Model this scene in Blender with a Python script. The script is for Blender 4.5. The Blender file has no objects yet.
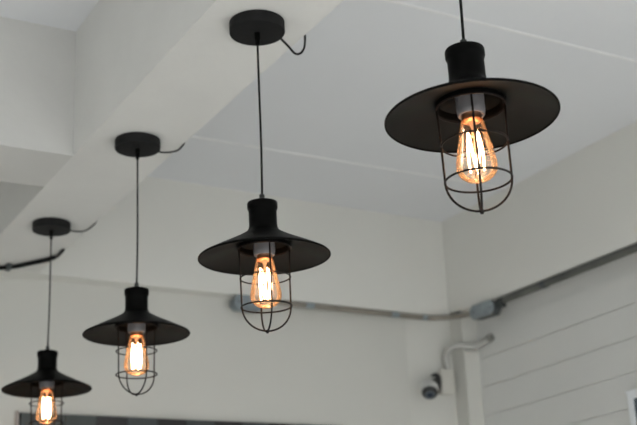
import bpy, bmesh, math, random
from mathutils import Vector, Matrix
random.seed(7)
PI = math.pi
sc = bpy.context.scene
C = sc.collection

# ------------------------------------------------------------------ camera
H = 1.4                                     # eye height above the floor
cam_d = bpy.data.cameras.new('camera')
cam = bpy.data.objects.new('camera', cam_d); C.objects.link(cam)
right = Vector((0.872542, -0.486615, -0.043323))
upv = Vector((-0.122289, -0.303407, 0.944981))
fwd = Vector((0.472987, 0.819237, 0.324243))
M = Matrix((right, upv, -fwd)).transposed().to_4x4()
M.translation = (0, 0, H)
cam.matrix_world = M
cam_d.sensor_width = 36.0
cam_d.sensor_fit = 'HORIZONTAL'
cam_d.lens = 1176.78 / 637 * 36
cam_d.clip_start = 0.05
cam_d.dof.use_dof = True
cam_d.dof.focus_distance = 2.0
cam_d.dof.aperture_fstop = 6.3
sc.camera = cam

# ------------------------------------------------------------------ world, light, exposure
wd = bpy.data.worlds.new('world'); sc.world = wd; wd.use_nodes = True
bg = wd.node_tree.nodes['Background']
bg.inputs['Color'].default_value = (0.86, 0.94, 1.0, 1)
bg.inputs['Strength'].default_value = 0.45

def window_light(name, loc, rot, sx, sy, power, col):
    d = bpy.data.lights.new(name, 'AREA'); d.shape = 'RECTANGLE'
    d.size = sx; d.size_y = sy; d.energy = power; d.color = col
    o = bpy.data.objects.new(name, d); o.location = loc; o.rotation_euler = rot; C.objects.link(o)
# daylight coming in through the openings of the front wall and of the left wall
window_light('daylight_front', (0.2, -4.1, 3.0), (math.radians(42), 0, 0), 5.8, 2.4, 330, (0.97, 0.98, 1.0))
window_light('daylight_left', (-4.1, -1.0, 3.0), (math.radians(42), 0, -PI/2), 4.4, 2.4, 130, (0.99, 0.99, 1.0))
window_light('added_daylight_right', (3.8, -1.2, 3.0), (math.radians(42), 0, PI/2), 3.4, 2.4, 430, (0.96, 0.98, 1.0))  # added out of view to brighten the ceiling and floor on the right

vs = sc.view_settings
vs.view_transform = 'Standard'; vs.look = 'None'; vs.gamma = 1.0; vs.use_curve_mapping = False
vs.exposure = 0.78
sc.cycles.use_denoising = True
sc.cycles.max_bounces = 10
sc.cycles.transparent_max_bounces = 16
sc.cycles.sample_clamp_indirect = 4.0

# ------------------------------------------------------------------ materials
def mat(name, col, rough=0.6, metal=0.0, noise=0.0, nscale=6.0, bump=0.0, bscale=60.0, spec=0.5, col2=None, emit=None, estr=0.0):
    m = bpy.data.materials.new(name); m.use_nodes = True
    nt = m.node_tree; N = nt.nodes; L = nt.links
    b = N['Principled BSDF']
    b.inputs['Base Color'].default_value = (*col, 1)
    b.inputs['Roughness'].default_value = rough
    b.inputs['Metallic'].default_value = metal
    b.inputs['Specular IOR Level'].default_value = spec
    tc = N.new('ShaderNodeTexCoord')
    if noise > 0:
        n = N.new('ShaderNodeTexNoise'); n.inputs['Scale'].default_value = nscale
        n.inputs['Detail'].default_value = 5
        L.new(tc.outputs['Object'], n.inputs['Vector'])
        r = N.new('ShaderNodeValToRGB')
        c2 = col2 or tuple(c * (1 - noise) for c in col)
        r.color_ramp.elements[0].position = 0.3; r.color_ramp.elements[0].color = (*c2, 1)
        r.color_ramp.elements[1].position = 0.7; r.color_ramp.elements[1].color = (*col, 1)
        L.new(n.outputs['Fac'], r.inputs['Fac']); L.new(r.outputs['Color'], b.inputs['Base Color'])
    if bump > 0:
        n2 = N.new('ShaderNodeTexNoise'); n2.inputs['Scale'].default_value = bscale
        n2.inputs['Detail'].default_value = 6
        L.new(tc.outputs['Object'], n2.inputs['Vector'])
        bp = N.new('ShaderNodeBump'); bp.inputs['Strength'].default_value = bump
        bp.inputs['Distance'].default_value = 0.003
        L.new(n2.outputs['Fac'], bp.inputs['Height']); L.new(bp.outputs['Normal'], b.inputs['Normal'])
    if emit:
        b.inputs['Emission Color'].default_value = (*emit, 1)
        b.inputs['Emission Strength'].default_value = estr
    return m

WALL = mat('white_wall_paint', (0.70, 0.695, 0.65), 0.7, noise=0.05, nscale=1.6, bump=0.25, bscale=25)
CEIL = mat('ceiling_paint', (0.76, 0.775, 0.79), 0.8, noise=0.04, nscale=1.2, bump=0.15, bscale=20)
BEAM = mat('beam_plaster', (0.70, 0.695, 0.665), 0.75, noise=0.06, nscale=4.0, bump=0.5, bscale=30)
WALLB = mat('white_wall_paint_dimmed', (0.60, 0.597, 0.553), 0.7, noise=0.05, nscale=1.6, bump=0.25, bscale=25)  # wall paint with shade put into the colour, for back wall and column
WALLR = mat('white_wall_paint_brightened', (0.75, 0.745, 0.70), 0.7, noise=0.04, nscale=1.6, bump=0.25, bscale=25)  # same wall paint, lightened in place of missing light on the right beam
BEAMC = mat('beam_plaster_dimmed', (0.61, 0.605, 0.578), 0.75, noise=0.06, nscale=4.0, bump=0.5, bscale=30)  # beam plaster darkened in place of weaker light on the cross beam
BOARD = mat('painted_boards', (0.68, 0.685, 0.66), 0.6, noise=0.06, nscale=2.2, bump=0.3, bscale=35)
JOINT = mat('white_joint_filler', (0.86, 0.865, 0.86), 0.7, noise=0.1, nscale=9)
FLOOR = mat('pale_floor', (0.78, 0.76, 0.73), 0.6, noise=0.1, nscale=3)
BLACK = mat('matt_black_paint', (0.0028, 0.0028, 0.0026), 0.45, noise=0.25, nscale=30, bump=0.05, bscale=400, spec=0.035)
INNER = mat('dark_shade_lining', (0.0085, 0.0083, 0.0070), 0.40, noise=0.15, nscale=30, bump=0.03, bscale=400, spec=0.10)
CANOPY = mat('matt_black_canopy', (0.0125, 0.0125, 0.0125), 0.6, noise=0.2, nscale=40, bump=0.1, bscale=300, spec=0.12)
WIREM = mat('black_steel_wire', (0.006, 0.0038, 0.003), 0.5, noise=0.3, nscale=60, spec=0.15)
CORD = mat('black_cord', (0.007, 0.0075, 0.007), 0.75, bump=0.4, bscale=700, spec=0.15)
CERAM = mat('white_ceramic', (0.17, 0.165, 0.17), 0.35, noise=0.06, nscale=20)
BRASS = mat('brass_cap', (0.42, 0.22, 0.13), 0.35, metal=1.0, noise=0.1, nscale=40)
STEM = mat('glass_stem', (0.35, 0.24, 0.17), 0.2, noise=0.1, nscale=30)
PIPE = mat('conduit_metal', (0.30, 0.275, 0.235), 0.5, metal=0.25, noise=0.3, nscale=9)
RPIPE = mat('dark_conduit_metal', (0.13, 0.135, 0.12), 0.5, metal=0.25, noise=0.3, nscale=9)
GALV = mat('galvanised_steel', (0.33, 0.38, 0.41), 0.4, metal=0.6, noise=0.35, nscale=26)
DGALV = mat('dull_steel', (0.09, 0.10, 0.10), 0.45, metal=0.6, noise=0.35, nscale=26)
PVC = mat('grey_plastic_pipe', (0.46, 0.46, 0.43), 0.5, noise=0.1, nscale=12)
PLAST = mat('cream_plastic', (0.60, 0.585, 0.53), 0.45, noise=0.05, nscale=12)
WPLAST = mat('white_plastic', (0.55, 0.55, 0.53), 0.35, noise=0.05, nscale=12)
BPLAST = mat('black_plastic', (0.016, 0.017, 0.016), 0.3, noise=0.2, nscale=30)
LENS = mat('lens_glass', (0.02, 0.035, 0.06), 0.08, noise=0.2, nscale=30)
RING = mat('lens_ring', (0.09, 0.11, 0.13), 0.35, noise=0.2, nscale=30)
WFRAME = mat('white_window_frame', (0.84, 0.87, 0.89), 0.45, noise=0.05, nscale=8)
PANE = mat('dark_window_glass', (0.10, 0.125, 0.145), 0.12, noise=0.3, nscale=4)
T_DARK = mat('charcoal_tile', (0.018, 0.0165, 0.0165), 0.45, noise=0.2, nscale=20)
T_MID = mat('slate_tile', (0.052, 0.060, 0.061), 0.45, noise=0.2, nscale=20)
T_TEAL = mat('green_grey_tile', (0.050, 0.060, 0.057), 0.45, noise=0.2, nscale=20)
GROUT = mat('tile_grout', (0.05, 0.05, 0.05), 0.8, noise=0.1, nscale=20)
WOOD = mat('pinkish_edge_strip', (0.42, 0.36, 0.33), 0.5, noise=0.2, nscale=20)
FIL = mat('glowing_filament', (0.9, 0.5, 0.2), 0.5, noise=0.05, nscale=50, emit=(1.0, 0.60, 0.34), estr=23)

def glass_mat():
    m = bpy.data.materials.new('amber_bulb_glass'); m.use_nodes = True
    N = m.node_tree.nodes; L = m.node_tree.links
    N.remove(N['Principled BSDF'])
    out = N['Material Output']
    tr = N.new('ShaderNodeBsdfTransparent')
    n = N.new('ShaderNodeTexNoise'); n.inputs['Scale'].default_value = 25
    r = N.new('ShaderNodeValToRGB')
    r.color_ramp.elements[0].color = (0.975, 0.905, 0.825, 1)
    r.color_ramp.elements[1].color = (0.985, 0.93, 0.86, 1)
    L.new(n.outputs['Fac'], r.inputs['Fac']); L.new(r.outputs['Color'], tr.inputs['Color'])
    gl = N.new('ShaderNodeBsdfGlossy'); gl.inputs['Roughness'].default_value = 0.2
    gl.inputs['Color'].default_value = (0.8, 0.72, 0.62, 1)
    fr = N.new('ShaderNodeFresnel'); fr.inputs['IOR'].default_value = 1.38
    mx = N.new('ShaderNodeMixShader')
    L.new(fr.outputs['Fac'], mx.inputs['Fac']); L.new(tr.outputs[0], mx.inputs[1]); L.new(gl.outputs[0], mx.inputs[2])
    tl = N.new('ShaderNodeBsdfTranslucent'); tl.inputs['Color'].default_value = (1.0, 0.72, 0.5, 1)
    m2 = N.new('ShaderNodeMixShader'); m2.inputs['Fac'].default_value = 0.016
    L.new(mx.outputs[0], m2.inputs[1]); L.new(tl.outputs[0], m2.inputs[2])
    L.new(m2.outputs[0], out.inputs['Surface'])
    return m
GLASS = glass_mat()

# ------------------------------------------------------------------ mesh helpers
def box(bm, x0, x1, y0, y1, z0, z1, mi=0):
    v = [bm.verts.new(p) for p in ((x0,y0,z0),(x1,y0,z0),(x1,y1,z0),(x0,y1,z0),(x0,y0,z1),(x1,y0,z1),(x1,y1,z1),(x0,y1,z1))]
    fs = []
    for f in ((3,2,1,0),(4,5,6,7),(0,1,5,4),(1,2,6,5),(2,3,7,6),(3,0,4,7)):
        g = bm.faces.new([v[i] for i in f]); g.material_index = mi; fs.append(g)
    return v, fs

def hexa(bm, pts):                                  # eight free corners: four below, four above
    v = [bm.verts.new(p) for p in pts]
    for f in ((3,2,1,0),(4,5,6,7),(0,1,5,4),(1,2,6,5),(2,3,7,6),(3,0,4,7)):
        bm.faces.new([v[i] for i in f])

def bevel(bm, w, seg=2):
    bmesh.ops.bevel(bm, geom=list(bm.edges), offset=w, segments=seg, affect='EDGES', profile=0.5)

def lathe(bm, prof, n=48, mat4=None, closed=False):
    rings = []
    for r, z in prof:
        if r < 1e-6:
            rings.append([bm.verts.new((0, 0, z))])
        else:
            rings.append([bm.verts.new((r*math.cos(2*PI*k/n), r*math.sin(2*PI*k/n), z)) for k in range(n)])
    pairs = list(zip(rings, rings[1:]))
    if closed: pairs.append((rings[-1], rings[0]))
    for a, b in pairs:
        for k in range(n):
            k2 = (k+1) % n
            if len(a) == 1 and len(b) == 1: continue
            if len(a) == 1: bm.faces.new((a[0], b[k2], b[k]))
            elif len(b) == 1: bm.faces.new((a[k], a[k2], b[0]))
            else: bm.faces.new((a[k], a[k2], b[k2], b[k]))
    if mat4 is not None:
        vs_ = [v for ring in rings for v in ring]
        bmesh.ops.transform(bm, matrix=mat4, verts=vs_)

def smooth_path(pts, sub=8):                        # Catmull-Rom through the points
    P = [Vector(p) for p in pts]
    P = [2*P[0]-P[1]] + P + [2*P[-1]-P[-2]]
    out = []
    for i in range(1, len(P)-2):
        a, b, c, d = P[i-1:i+3]
        for s in range(sub):
            t = s/sub
            out.append(0.5*((2*b) + (c-a)*t + (2*a-5*b+4*c-d)*t*t + (3*b-a-3*c+d)*t**3))
    out.append(P[-2])
    return out

def tube(bm, pts, r, n=10, closed=False, cap=True):
    P = [Vector(p) for p in pts]; m = len(P)
    T = []
    for i in range(m):
        if closed: t = P[(i+1) % m] - P[i-1]
        else: t = P[min(i+1, m-1)] - P[max(i-1, 0)]
        T.append(t.normalized())
    ref = Vector((0, 0, 1)) if abs(T[0].z) < 0.9 else Vector((1, 0, 0))
    nrm = (ref - T[0]*ref.dot(T[0])).normalized()
    rings = []
    for i in range(m):
        nrm = (nrm - T[i]*nrm.dot(T[i])).normalized()
        bi = T[i].cross(nrm)
        rr = r[i] if isinstance(r, (list, tuple)) else r
        rings.append([bm.verts.new(P[i] + rr*(math.cos(2*PI*k/n)*nrm + math.sin(2*PI*k/n)*bi)) for k in range(n)])
    rng = range(m) if closed else range(m-1)
    for i in rng:
        a, b = rings[i], rings[(i+1) % m]
        for k in range(n):
            bm.faces.new((a[k], a[(k+1) % n], b[(k+1) % n], b[k]))
    if cap and not closed:
        bm.faces.new(list(reversed(rings[0]))); bm.faces.new(rings[-1])

def obj(name, bm, m, parent=None, loc=None, xf=None):
    if xf is not None: bmesh.ops.transform(bm, matrix=xf, verts=list(bm.verts))
    bmesh.ops.recalc_face_normals(bm, faces=list(bm.faces))
    me = bpy.data.meshes.new(name)
    if loc is not None:
        bmesh.ops.translate(bm, vec=-Vector(loc), verts=list(bm.verts))
    bm.to_mesh(me); bm.free()
    for mm in (m if isinstance(m, (list, tuple)) else [m]): me.materials.append(mm)
    for p in me.polygons: p.use_smooth = True
    me.set_sharp_from_angle(angle=math.radians(38))
    o = bpy.data.objects.new(name, me); C.objects.link(o)
    if loc is not None: o.location = loc
    if parent: o.parent = parent
    return o

def struct(name, bm, m, parent=None, loc=None):
    o = obj(name, bm, m, parent, loc)
    if not parent: o['kind'] = 'structure'
    return o

def tag(o, label, cat, group=None):
    o['label'] = label; o['category'] = cat
    if group: o['group'] = group
    return o

def empty(name, loc, label, cat, group=None):
    o = bpy.data.objects.new(name, None); C.objects.link(o); o.location = loc
    o.empty_display_size = 0.05
    return tag(o, label, cat, group)
NB = bmesh.new

# ------------------------------------------------------------------ the room shell
ZB = 2.587        # underside of the beams
ZCR, ZCL = 3.015, 2.957
X0, Y0 = -3.3, -3.3
bm = NB(); box(bm, X0-.15, 3.15, Y0-.15, 4.25, -0.1, 0.0); struct('floor', bm, FLOOR)
bm = NB()
box(bm, 1.0, 3.2, Y0-.15, 4.25, ZCR, 3.15)
box(bm, X0-.15, 1.0, Y0-.15, 4.25, ZCL, 3.15)
struct('ceiling', bm, CEIL)
# joint lines between the ceiling panels
for k, v in enumerate((3.528, 2.414, 1.30, 0.19, -0.92, -2.03)):
    bm = NB(); box(bm, 1.12, 2.93, v-.0045, v+.0045, ZCR-.0025, ZCR+.004); struct('trim_%d' % (k+1), bm, JOINT)

# walls below the beams
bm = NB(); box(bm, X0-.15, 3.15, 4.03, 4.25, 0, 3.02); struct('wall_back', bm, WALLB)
# right wall: long painted boards with open joints
bm = NB()
z = 0.0
WY0, WY1 = -2.9, 0.3                                # unseen wide opening beside the camera, added to let light in
box(bm, 3.005, 3.16, WY1, 4.1, 0, 3.02); box(bm, 3.005, 3.16, Y0-.15, WY0, 0, 3.02)
box(bm, 3.005, 3.16, WY0, WY1, 0, 0.60); box(bm, 3.005, 3.16, WY0, WY1, 2.30, 3.02)
zj = [2.158 + .1195*k for k in range(-18, 4)]
for a, b in zip(zj, zj[1:]):
    sl = 0.018/0.95
    def zz(zv, y): return zv + sl*(3.4 - y) if a > 0.2 else zv
    g = 0.0014
    spans = [(-3.3, 4.09)] if b < 0.6 or a > 2.25 else [(-3.3, WY0), (WY1, 4.09)]
    for yb, ya in spans:
        hexa(bm, [(3.0, yb, zz(a, yb)+g), (3.02, yb, zz(a, yb)+g), (3.02, ya, zz(a, ya)+g), (3.0, ya, zz(a, ya)+g),
                  (3.0, yb, zz(b, yb)-g), (3.02, yb, zz(b, yb)-g), (3.02, ya, zz(b, ya)-g), (3.0, ya, zz(b, ya)-g)])
struct('wall_right', bm, BOARD)
# front and left walls (behind and beside the camera) with wide window openings
bm = NB()
box(bm, X0-.15, 3.15, Y0-.15, Y0, 0, 0.35); box(bm, X0-.15, 3.15, Y0-.15, Y0, 2.4, 3.0)
for x in (X0-.15, -0.1-.1, 3.0): box(bm, x, x+.15, Y0-.15, Y0, 0.35, 2.4)
struct('wall_front', bm, WALL)
bm = NB()
box(bm, X0-.15, X0, Y0, 4.08, 0, 0.35); box(bm, X0-.15, X0, Y0, 4.08, 2.4, 3.0)
for y, yl in ((Y0, .15), (-1.0, .15), (1.2, 2.88)): box(bm, X0-.15, X0, y, y+yl, 0.35, 2.4)
struct('wall_left', bm, WALL)

# beams
bm = NB(); box(bm, 0.893, 1.129, Y0, 3.96, ZB, 3.03); struct('trim_10', bm, BEAM)          # the beam that carries the lamps
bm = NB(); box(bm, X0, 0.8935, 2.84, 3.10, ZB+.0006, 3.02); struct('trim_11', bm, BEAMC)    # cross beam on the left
def vf(u): return 3.945 + 0.0245*(u - 1.08)
bm = NB()
hexa(bm, [(X0, vf(X0), ZB-.0012), (3.0, vf(3.0), ZB-.0012), (3.0, 4.09, ZB-.0012), (X0, 4.09, ZB-.0012),
          (X0, vf(X0), 3.03), (3.0, vf(3.0), 3.03), (3.0, 4.09, 3.03), (X0, 4.09, 3.03)])
struct('trim_12', bm, WALL)                                                                # beam along the back wall
def zr(v): return 2.588
bm = NB()
hexa(bm, [(2.925, Y0, zr(-.5)), (3.02, Y0, zr(-.5)), (3.02, 4.0, zr(4.0)), (2.925, 4.0, zr(4.0)),
          (2.925, Y0, 3.03), (3.02, Y0, 3.03), (3.02, 4.0, 3.03), (2.925, 4.0, 3.03)])
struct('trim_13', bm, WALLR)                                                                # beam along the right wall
bm = NB()                                                                                  # corner column
hexa(bm, [(2.72, 4.031, 0), (2.83, 3.990, 0), (3.01, 3.990, 0), (3.01, 4.035, 0), (2.72, 4.031, ZB+.01), (2.83, 3.990, ZB+.01), (3.01, 3.990, ZB+.01), (3.01, 4.035, ZB+.01)])
box(bm, 2.925, 3.01, 3.906, 3.995, 0, zr(3.906)+.01)
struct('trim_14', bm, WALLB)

# window in the right wall
def window_right():
    ya, yb, z0, z1 = 3.060, 1.9, 1.0, 2.096
    bm = NB(); w = .024
    box(bm, 2.985, 3.004, ya-w, ya, z0, z1); box(bm, 2.985, 3.004, yb, yb+w, z0, z1)
    box(bm, 2.985, 3.004, yb+w, ya-w, z1-w, z1); box(bm, 2.985, 3.004, yb+w, ya-w, z0, z0+w)
    box(bm, 2.986, 3.002, (ya+yb)/2-.02, (ya+yb)/2+.02, z0+w, z1-w)
    box(bm, 2.982, 3.004, yb-.004, ya+.004, z1, z1+.006)
    f = struct('window_1', bm, WFRAME)
    bm = NB(); box(bm, 2.990, 2.996, yb+w-.003, ya-w+.003, z0+w-.003, z1-w+.003)
    struct('pane', bm, PANE, f)
window_right()

# ------------------------------------------------------------------ dark tiled strip on the back wall
def tiles():
    t = empty('tile_panel', (1.75, 4.03, 1.40), 'strip of dark grey and charcoal square tiles low on the white back wall', 'tile panel')
    u0, u1, z1 = 1.102, 2.51, 2.106
    w = .1142; rows = 6
    us = [u0, u0+.044] + [u0+.044+w*k for k in range(1, 12)]; n = len(us)-1; u1 = us[-1]
    bm = NB(); box(bm, u0, u1, 4.022, 4.0294, z1-rows*w, z1-.001); obj('backing', bm, GROUT, t).matrix_parent_inverse = Matrix.Translation(-Vector(t.location))
    bm = NB()
    for i in range(n):
        for j in range(rows):
            g = .0012
            if (i + j) % 2 == 0: mi = 1 if i > 2 else 2
            else: mi = 0 if i > 2 or j > 0 else 2
            box(bm, us[i]+g, us[i+1]-g, 4.014, 4.024, z1-(j+1)*w+g, z1-j*w-g, mi)
    obj('tile_face', bm, [T_DARK, T_MID, T_TEAL], t).matrix_parent_inverse = Matrix.Translation(-Vector(t.location))
    bm = NB(); box(bm, u0-.014, u0-.007, 4.010, 4.0294, z1-rows*w, z1+.004); obj('edge_strip', bm, WOOD, t).matrix_parent_inverse = Matrix.Translation(-Vector(t.location))
tiles()

# ------------------------------------------------------------------ pendant lamps
def ring_pts(r, z, n=64): return [(r*math.cos(2*PI*k/n), r*math.sin(2*PI*k/n), z) for k in range(n)]

def pendant(c, tilt, wire_az, hook, label):
    """c: centre of the shade's rim in the room; tilt: lean of the shade's axis"""
    axis = Vector((tilt[0], tilt[1], 1)).normalized()
    c = Vector(c)
    neck = c + axis*0.123
    base = Vector((neck.x, neck.y, ZB))
    t = empty('pendant_lamp', base, label, 'lamp', 'cage pendant lamps under the beam')
    q = Vector((0, 0, 1)).rotation_difference(axis)
    X = Matrix.Translation(c - base) @ q.to_matrix().to_4x4()
    # canopy
    bm = NB()
    lathe(bm, [(0, 0), (.0570, 0), (.0584, -.001), (.0584, -.0235), (.0576, -.0250), (0, -.0252)], 64)
    obj('canopy', bm, CANOPY, t)
    bm = NB()
    lathe(bm, [(0, -.0245), (.0062, -.0245), (.0062, -.038), (.0048, -.044), (.0046, -.052), (.0024, -.054), (0, -.054)], 20)
    obj('cord_grip', bm, BLACK, t)
    # cord
    top = Vector((0, 0, -.050)); bot = X @ Vector((0, 0, .118))
    pts = [top.lerp(bot, k/12) for k in range(13)]
    for k, p in enumerate(pts): p += Vector((.0012*math.sin(k*PI/12), .0008*math.sin(k*PI/6), 0))
    bm = NB(); tube(bm, pts, .0023, 10); obj('cord', bm, CORD, t)
    # shade: thin spun steel shell with neck, flared cone and rolled rim
    prof = [(.0, .1135), (.0270, .1135), (.0296, .1125), (.0304, .1107), (.0304, .1010), (.0296, .0985), (.0284, .0960),
            (.0280, .0925), (.0280, .0670), (.0287, .0605), (.0308, .0550), (.0348, .0507), (.0410, .0468), (.0550, .0385),
            (.0750, .0285), (.1000, .0165), (.1200, .0065), (.1292, .0018), (.1306, .0002), (.1306, -.0016), (.1292, -.0026),
            (.1278, -.0016), (.1278, .0000), (.1190, .0042), (.0990, .0112), (.0740, .0190), (.0580, .0232), (.0500, .0240),
            (.0480, .0300), (.0300, .0480), (.0258, .0590), (.0258, .0950), (0, .0970)]
    bm = NB(); lathe(bm, prof, 128, closed=False)
    bm.faces.ensure_lookup_table()
    for f in bm.faces:
        i = max(prof.index(q) for q in prof if any(abs(math.hypot(v.co.x, v.co.y)-q[0]) < 1e-5 and abs(v.co.z-q[1]) < 1e-5 for v in f.verts))
        f.material_index = 1 if i > 22 else 0
    sh = obj('lamp_shade', bm, [BLACK, INNER], t, xf=X)
    bm = NB()
    lathe(bm, [(0, .1305), (.0040, .1305), (.0054, .1290), (.0056, .1220), (.0066, .1210), (.0066, .1145), (.0105, .1142), (.0105, .1125), (0, .1125)], 24)
    obj('cord_gland', bm, BPLAST, sh, xf=X)
    # cage: collar, rings and four ribs meeting in a small tip
    bm = NB()
    lathe(bm, [(.0530, .0245), (.0530, .0180), (.0520, .0163), (.0495, .0163), (.0484, .0180), (.0484, .0275)], 72, closed=True)
    cage = obj('cage_collar', bm, BLACK, t, xf=X)
    bm = NB()
    for rr, rz, rw in ((.0492, -.0425, .0015), (.0492, -.1005, .0017), (.0526, .0160, .0016)):
        bm = NB(); tube(bm, ring_pts(rr, rz), rw, 8, closed=True)
        obj('cage_ring', bm, WIREM, cage, xf=X)
    for k in range(4):
        a = math.radians(wire_az + 90*k)
        pr = [(.0512, .019), (.0500, -.01), (.0492, -.0425), (.0488, -.080), (.0486, -.1005)]
        pr += [(.0486*math.cos(s*PI/2/10), -.1005 - .0480*math.sin(s*PI/2/10)) for s in range(1, 11)]
        bm = NB(); tube(bm, [(r*math.cos(a), r*math.sin(a), z) for r, z in pr], .0018, 8)
        obj('cage_rib', bm, WIREM, cage, xf=X)
    bm = NB(); lathe(bm, [(0, -.1455), (.0032, -.1465), (.0036, -.1495), (.0024, -.1525), (0, -.1535)], 16)
    obj('cage_tip', bm, WIREM, cage, xf=X)
    # lamp holder
    bm = NB()
    lathe(bm, [(0, .093), (.0150, .092), (.0160, .0600), (.0205, .0560), (.0215, .0530), (.0215, .0120), (.0205, .0045), (.0195, .0030), (.0168, .0030), (.0160, .0060), (0, .0062)], 40)
    obj('lamp_holder', bm, CERAM, t, xf=X)
    # bulb
    bm = NB()
    lathe(bm, [(.0145, -.003), (.0165, -.005), (.0182, -.010), (.0200, -.019), (.0222, -.031), (.0246, -.043), (.0270, -.055), (.0292, -.066),
               (.0304, -.074), (.0304, -.081), (.0288, -.0875), (.0248, -.0935), (.0185, -.0985), (.0100, -.1015), (0, -.1025)], 48)
    bulb = obj('light_bulb', bm, GLASS, t, xf=X)
    bm = NB(); lathe(bm, [(0, .0058), (.0135, .0058), (.0150, .0025), (.0142, 0), (.0150, -.0022), (.0140, -.0060), (.0115, -.0078), (0, -.0078)], 32)
    obj('bulb_cap', bm, BRASS, bulb, xf=X)
    bm = NB()
    lathe(bm, [(0, -.007), (.0065, -.0075), (.0050, -.012), (.0026, -.018), (.0026, -.028), (.0036, -.031), (0, -.033)], 16)
    tube(bm, [(0, 0, -.03), (0, 0, -.088)], .0007, 6)
    for k in range(5):
        a = 2*PI*k/5
        tube(bm, [(0, 0, -.0285), (.0105*math.cos(a), .0105*math.sin(a), -.0265)], .0003, 5)
        tube(bm, [(0, 0, -.0860), (.0095*math.cos(a+.6), .0095*math.sin(a+.6), -.0885)], .0003, 5)
    obj('stem', bm, STEM, bulb, xf=X)
    zig = []
    n = 4
    for k in range(n):
        a0 = 2*PI*k/n; a1 = 2*PI*(k+.5)/n
        for s in range(9):
            f = s/8; r = .0100 + .0016*math.sin(f*PI)
            a = a0 + (a1-a0)*f
            zig.append((r*math.cos(a), r*math.sin(a), -.0245 - .0620*f))
        for s in range(9):
            f = s/8; r = .0100 + .0016*math.sin(f*PI)
            a = a1 + (a1-a0)*f
            zig.append((r*math.cos(a), r*math.sin(a), -.0865 + .0620*f + (.0003 if s == 0 else 0)))
    zz = [zig[0]]
    for p in zig[1:]:
        if (Vector(p)-Vector(zz[-1])).length > .0002: zz.append(p)
    bm = NB(); tube(bm, zz[:-1], .0012, 6); obj('filament', bm, FIL, bulb, xf=X)
    # cable leaving the canopy and looping up over the edge of the beam
    pts = smooth_path([Vector(p) - base for p in hook], 8)
    bm = NB(); tube(bm, pts, .0025, 8); obj('power_cable', bm, CORD, t)
    return t

# (rim centre), tilt, rib azimuth, cable path, label
pendant((1.0123, 1.2838, 2.0928), (-.0028, .0187), 54.5,
        [(1.066, 1.300, 2.572), (1.085, 1.30, 2.556), (1.11, 1.30, 2.538), (1.128, 1.295, 2.545), (1.134, 1.29, 2.575), (1.134, 1.29, 2.63), (1.134, 1.29, 3.01)],
        'largest and rightmost black cage pendant lamp, hanging highest in front of the ceiling')
pendant((1.0122, 1.9734, 2.0720), (-.0174, -.0105), 75.0,
        [(1.062, 1.990, 2.580), (1.074, 1.99, 2.573), (1.091, 1.985, 2.554), (1.105, 1.985, 2.541), (1.118, 1.985, 2.543), (1.128, 1.985, 2.556), (1.1320, 1.985, 2.578), (1.1322, 1.985, 2.62), (1.1322, 1.985, 2.80), (1.1322, 1.985, 3.01)],
        'black cage pendant lamp second from the right, whole canopy and looped cable in view')
pendant((1.0123, 2.6721, 2.0734), (-.0055, .0016), 8.0,
        [(1.062, 2.690, 2.578), (1.085, 2.69, 2.572), (1.110, 2.68, 2.573), (1.126, 2.665, 2.579), (1.1335, 2.645, 2.60), (1.1335, 2.64, 2.66), (1.1335, 2.64, 3.01)],
        'black cage pendant lamp third from the right, its lit bulb fully above the dark tiles')
pendant((1.0080, 3.3973, 2.0687), (-.0085, .0147), 11.5,
        [(1.058, 3.415, 2.577), (1.085, 3.41, 2.573), (1.110, 3.395, 2.572), (1.126, 3.365, 2.581), (1.1335, 3.340, 2.60), (1.1335, 3.33, 2.66), (1.1335, 3.33, 3.01)],
        'smallest and farthest black cage pendant lamp, bottom left with its cage cut by the frame')

# ------------------------------------------------------------------ conduits, boxes, pipe
def local(o):
    o.matrix_parent_inverse = Matrix.Translation(-Vector(o.parent.location)); return o

t = empty('metal_conduit', (2.4, 3.99, ZB), 'thin brownish metal conduit running under the beam along the back wall', 'conduit')
pts = [(u, vf(u)+.004, 2.5730) for u in (2.0, 2.2, 2.4, 2.6, 2.75)] + [(2.82, 3.978, 2.572), (2.865, 3.955, 2.571), (2.895, 3.915, 2.567), (2.908, 3.86, 2.562), (2.912, 3.79, 2.556)]
bm = NB(); tube(bm, smooth_path(pts, 6), .0115, 12); local(obj('pipe', bm, PIPE, t))
for u in (2.235, 2.645, 2.80):
    bm = NB(); y = vf(u)+.004 if u < 2.75 else 3.984
    tube(bm, [(u-.018, y, 2.5730), (u+.018, y, 2.5730)], .0125, 14); local(obj('coupling', bm, GALV, t))
t = empty('metal_conduit', (2.92, 3.2, 2.57), 'dark metal conduit climbing along the top of the boarded right wall', 'conduit')
pts = [(2.938, 3.67, zr(3.67)-.0165)] + [(2.938, v, zr(v)-.0155) for v in (3.5, 3.2, 2.9, 2.4, 1.9, 1.0, 0.2)]
bm = NB(); tube(bm, pts, .0150, 14); local(obj('pipe', bm, RPIPE, t))
for v in (3.375, 2.2, 1.1):
    bm = NB(); tube(bm, [(2.938, v+.014, zr(v)-.0165), (2.938, v-.014, zr(v)-.0165)], .0162, 14); local(obj('clamp', bm, DGALV, t))

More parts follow.
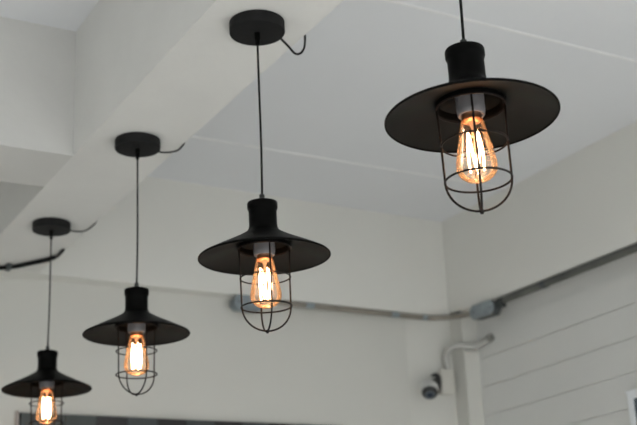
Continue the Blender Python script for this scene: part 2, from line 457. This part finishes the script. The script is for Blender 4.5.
def junction(name, ctr, rot, sx, sy, sz, m1, m2, label):
    """a shallow metal box with a cut-corner lid on its outer face (local -y) and screws"""
    t = empty(name, ctr, label, 'junction box'); t.rotation_euler = (0, 0, rot)
    bm = NB()
    k = min(sx, sz)*.28
    out = [(-sx/2+k, -sz/2), (sx/2-k, -sz/2), (sx/2, -sz/2+k), (sx/2, sz/2-k), (sx/2-k, sz/2), (-sx/2+k, sz/2), (-sx/2, sz/2-k), (-sx/2, -sz/2+k)]
    a = [bm.verts.new((x, -sy/2, z)) for x, z in out]; b = [bm.verts.new((x, sy/2, z)) for x, z in out]
    bm.faces.new(a); bm.faces.new(list(reversed(b)))
    for i in range(8): bm.faces.new((a[i], a[(i+1) % 8], b[(i+1) % 8], b[i]))
    bevel(bm, .0015, 1)
    obj('box_body', bm, m2, t)
    bm = NB()
    s = 1.04
    a = [bm.verts.new((x*s, -sy/2-.003, z*s)) for x, z in out]; b = [bm.verts.new((x*s, -sy/2+.001, z*s)) for x, z in out]
    bm.faces.new(a); bm.faces.new(list(reversed(b)))
    for i in range(8): bm.faces.new((a[i], a[(i+1) % 8], b[(i+1) % 8], b[i]))
    bevel(bm, .0008, 1)
    lid = obj('lid', bm, m1, t)
    for sgn in (-1, 1):
        bm = NB(); lathe(bm, [(0, 0), (.003, 0), (.003, .0015), (.002, .0022), (0, .0022)], 12,
                         Matrix.Translation((sgn*sx*.36, -sy/2-.003, 0)) @ Matrix.Rotation(PI/2, 4, 'X'))
        obj('screw', bm, DGALV, lid)
    return t
junction('junction_box', (1.955, 3.978, 2.5545), 0.02, .122, .048, .056, GALV, GALV,
         'bluish grey metal junction box at the left end of the back conduit')
j = junction('junction_box', (2.912, 3.718, 2.548), -PI/2 + .10, .135, .044, .058, GALV, DGALV,
         'galvanised metal junction box in the corner where the two conduits meet')
bm = NB(); tube(bm, [(.066, .002, .008), (.080, .004, .010), (.081, .004, .010), (.096, .006, .012)], [.018, .018, .022, .022], 8)
obj('connector', bm, DGALV, j)

t = empty('plastic_pipe', (2.89, 3.98, 2.35), 'grey plastic pipe bending round the corner column above the cream box', 'pipe')
pts = [(2.884, 3.970, 2.345), (2.878, 3.966, 2.372), (2.868, 3.958, 2.402), (2.866, 3.940, 2.424), (2.878, 3.915, 2.438), (2.905, 3.892, 2.441),
       (2.945, 3.882, 2.434), (2.966, 3.868, 2.437), (2.978, 3.835, 2.447), (2.984, 3.795, 2.456)]
bm = NB(); tube(bm, smooth_path(pts, 6), .0135, 14); local(obj('pipe', bm, PVC, t))
bm = NB(); tube(bm, [(2.982, 3.806, 2.4535), (2.984, 3.788, 2.459)], .0150, 14); local(obj('end_cap', bm, mat('dull_end_cap', (.22, .22, .20), .6, noise=.1), t))

# cream box beside the camera
t = empty('junction_box', (2.872, 3.9705, 2.296), 'cream plastic box on the corner column under the grey pipe', 'junction box')
bm = NB(); box(bm, -.034, .028, -.012, .019, -.050, .052); bevel(bm, .004, 2); obj('box_body', bm, PLAST, t)
bm = NB(); box(bm, -.0355, .0295, -.017, -.0115, -.0515, .0535); bevel(bm, .002, 2); obj('lid', bm, PLAST, t)

# security camera
t = empty('security_camera', (2.80, 3.99, 2.284), 'small white security camera with a black lens face on the corner column', 'security camera')
bm = NB()
tube(bm, smooth_path([(2.756, 3.915, 2.308), (2.775, 3.92, 2.313), (2.792, 3.925, 2.311), (2.801, 3.93, 2.296), (2.800, 3.93, 2.272), (2.790, 3.926, 2.244)], 6),
     [.003+.0085*min(1, k/9) for k in range(31)], 10)
local(obj('mount_arm', bm, BPLAST, t))
bm = NB(); box(bm, 2.794, 2.812, 3.93, 3.9895, 2.262, 2.306); bevel(bm, .003, 2); local(obj('wall_bracket', bm, BPLAST, t))
cc = Vector((2.738, 3.908, 2.252))
d = Vector((-.57, -.82, -1.25)).normalized()            # the way the lens looks: into the room and down
rotm = Vector((0, 0, 1)).rotation_difference(d).to_matrix().to_4x4()
Xc = Matrix.Translation(cc) @ rotm @ Matrix.Scale(1.08, 4)
bm = NB(); lathe(bm, [(0, -.034)] + [(.034*math.cos(a), .034*math.sin(a)) for a in [math.radians(k) for k in range(-80, 36, 10)]] + [(.026, .0215), (0, .0215)], 36, Xc)
body = local(obj('camera_body', bm, WPLAST, t))
bm = NB(); lathe(bm, [(0, .018), (.0300, .018), (.0305, .0225), (.0270, .0290), (.0200, .0330), (.0120, .0340), (0, .0340)], 36, Xc)
f = obj('face_plate', bm, BPLAST, body)
bm = NB(); lathe(bm, [(.0125, .0335), (.0125, .0365), (.0190, .0350), (.0190, .0325)], 32, Xc, closed=True); obj('lens_ring', bm, RING, f)
bm = NB(); lathe(bm, [(0, .0395), (.006, .0385), (.0110, .0355), (.0110, .0330), (0, .033)], 24, Xc); obj('lens', bm, LENS, f)

# black cable under the beam on the left
t = empty('black_cable', (1.05, 3.83, ZB), 'thick black cable clipped under the beam behind the farthest lamp', 'cable')
pts = [(-0.6, 3.925, 2.579), (0.2, 3.93, 2.579), (0.7, 3.928, 2.578), (0.93, 3.915, 2.578), (1.008, 3.878, 2.577), (1.06, 3.81, 2.577), (1.100, 3.755, 2.578), (1.114, 3.715, 2.578)]
bm = NB(); tube(bm, smooth_path(pts, 6), .0078, 10); local(obj('cable_sheath', bm, CORD, t))
pts = [(1.110, 3.73, 2.577), (1.118, 3.70, 2.577), (1.120, 3.665, 2.580), (1.120, 3.635, 2.582)]
bm = NB(); tube(bm, smooth_path(pts, 6), .0052, 8); local(obj('cable_end', bm, CORD, t))
bm = NB(); box(bm, .995, 1.012, 3.862, 3.895, 2.5655, 2.5885); bevel(bm, .002, 1); local(obj('clip', bm, DGALV, t))
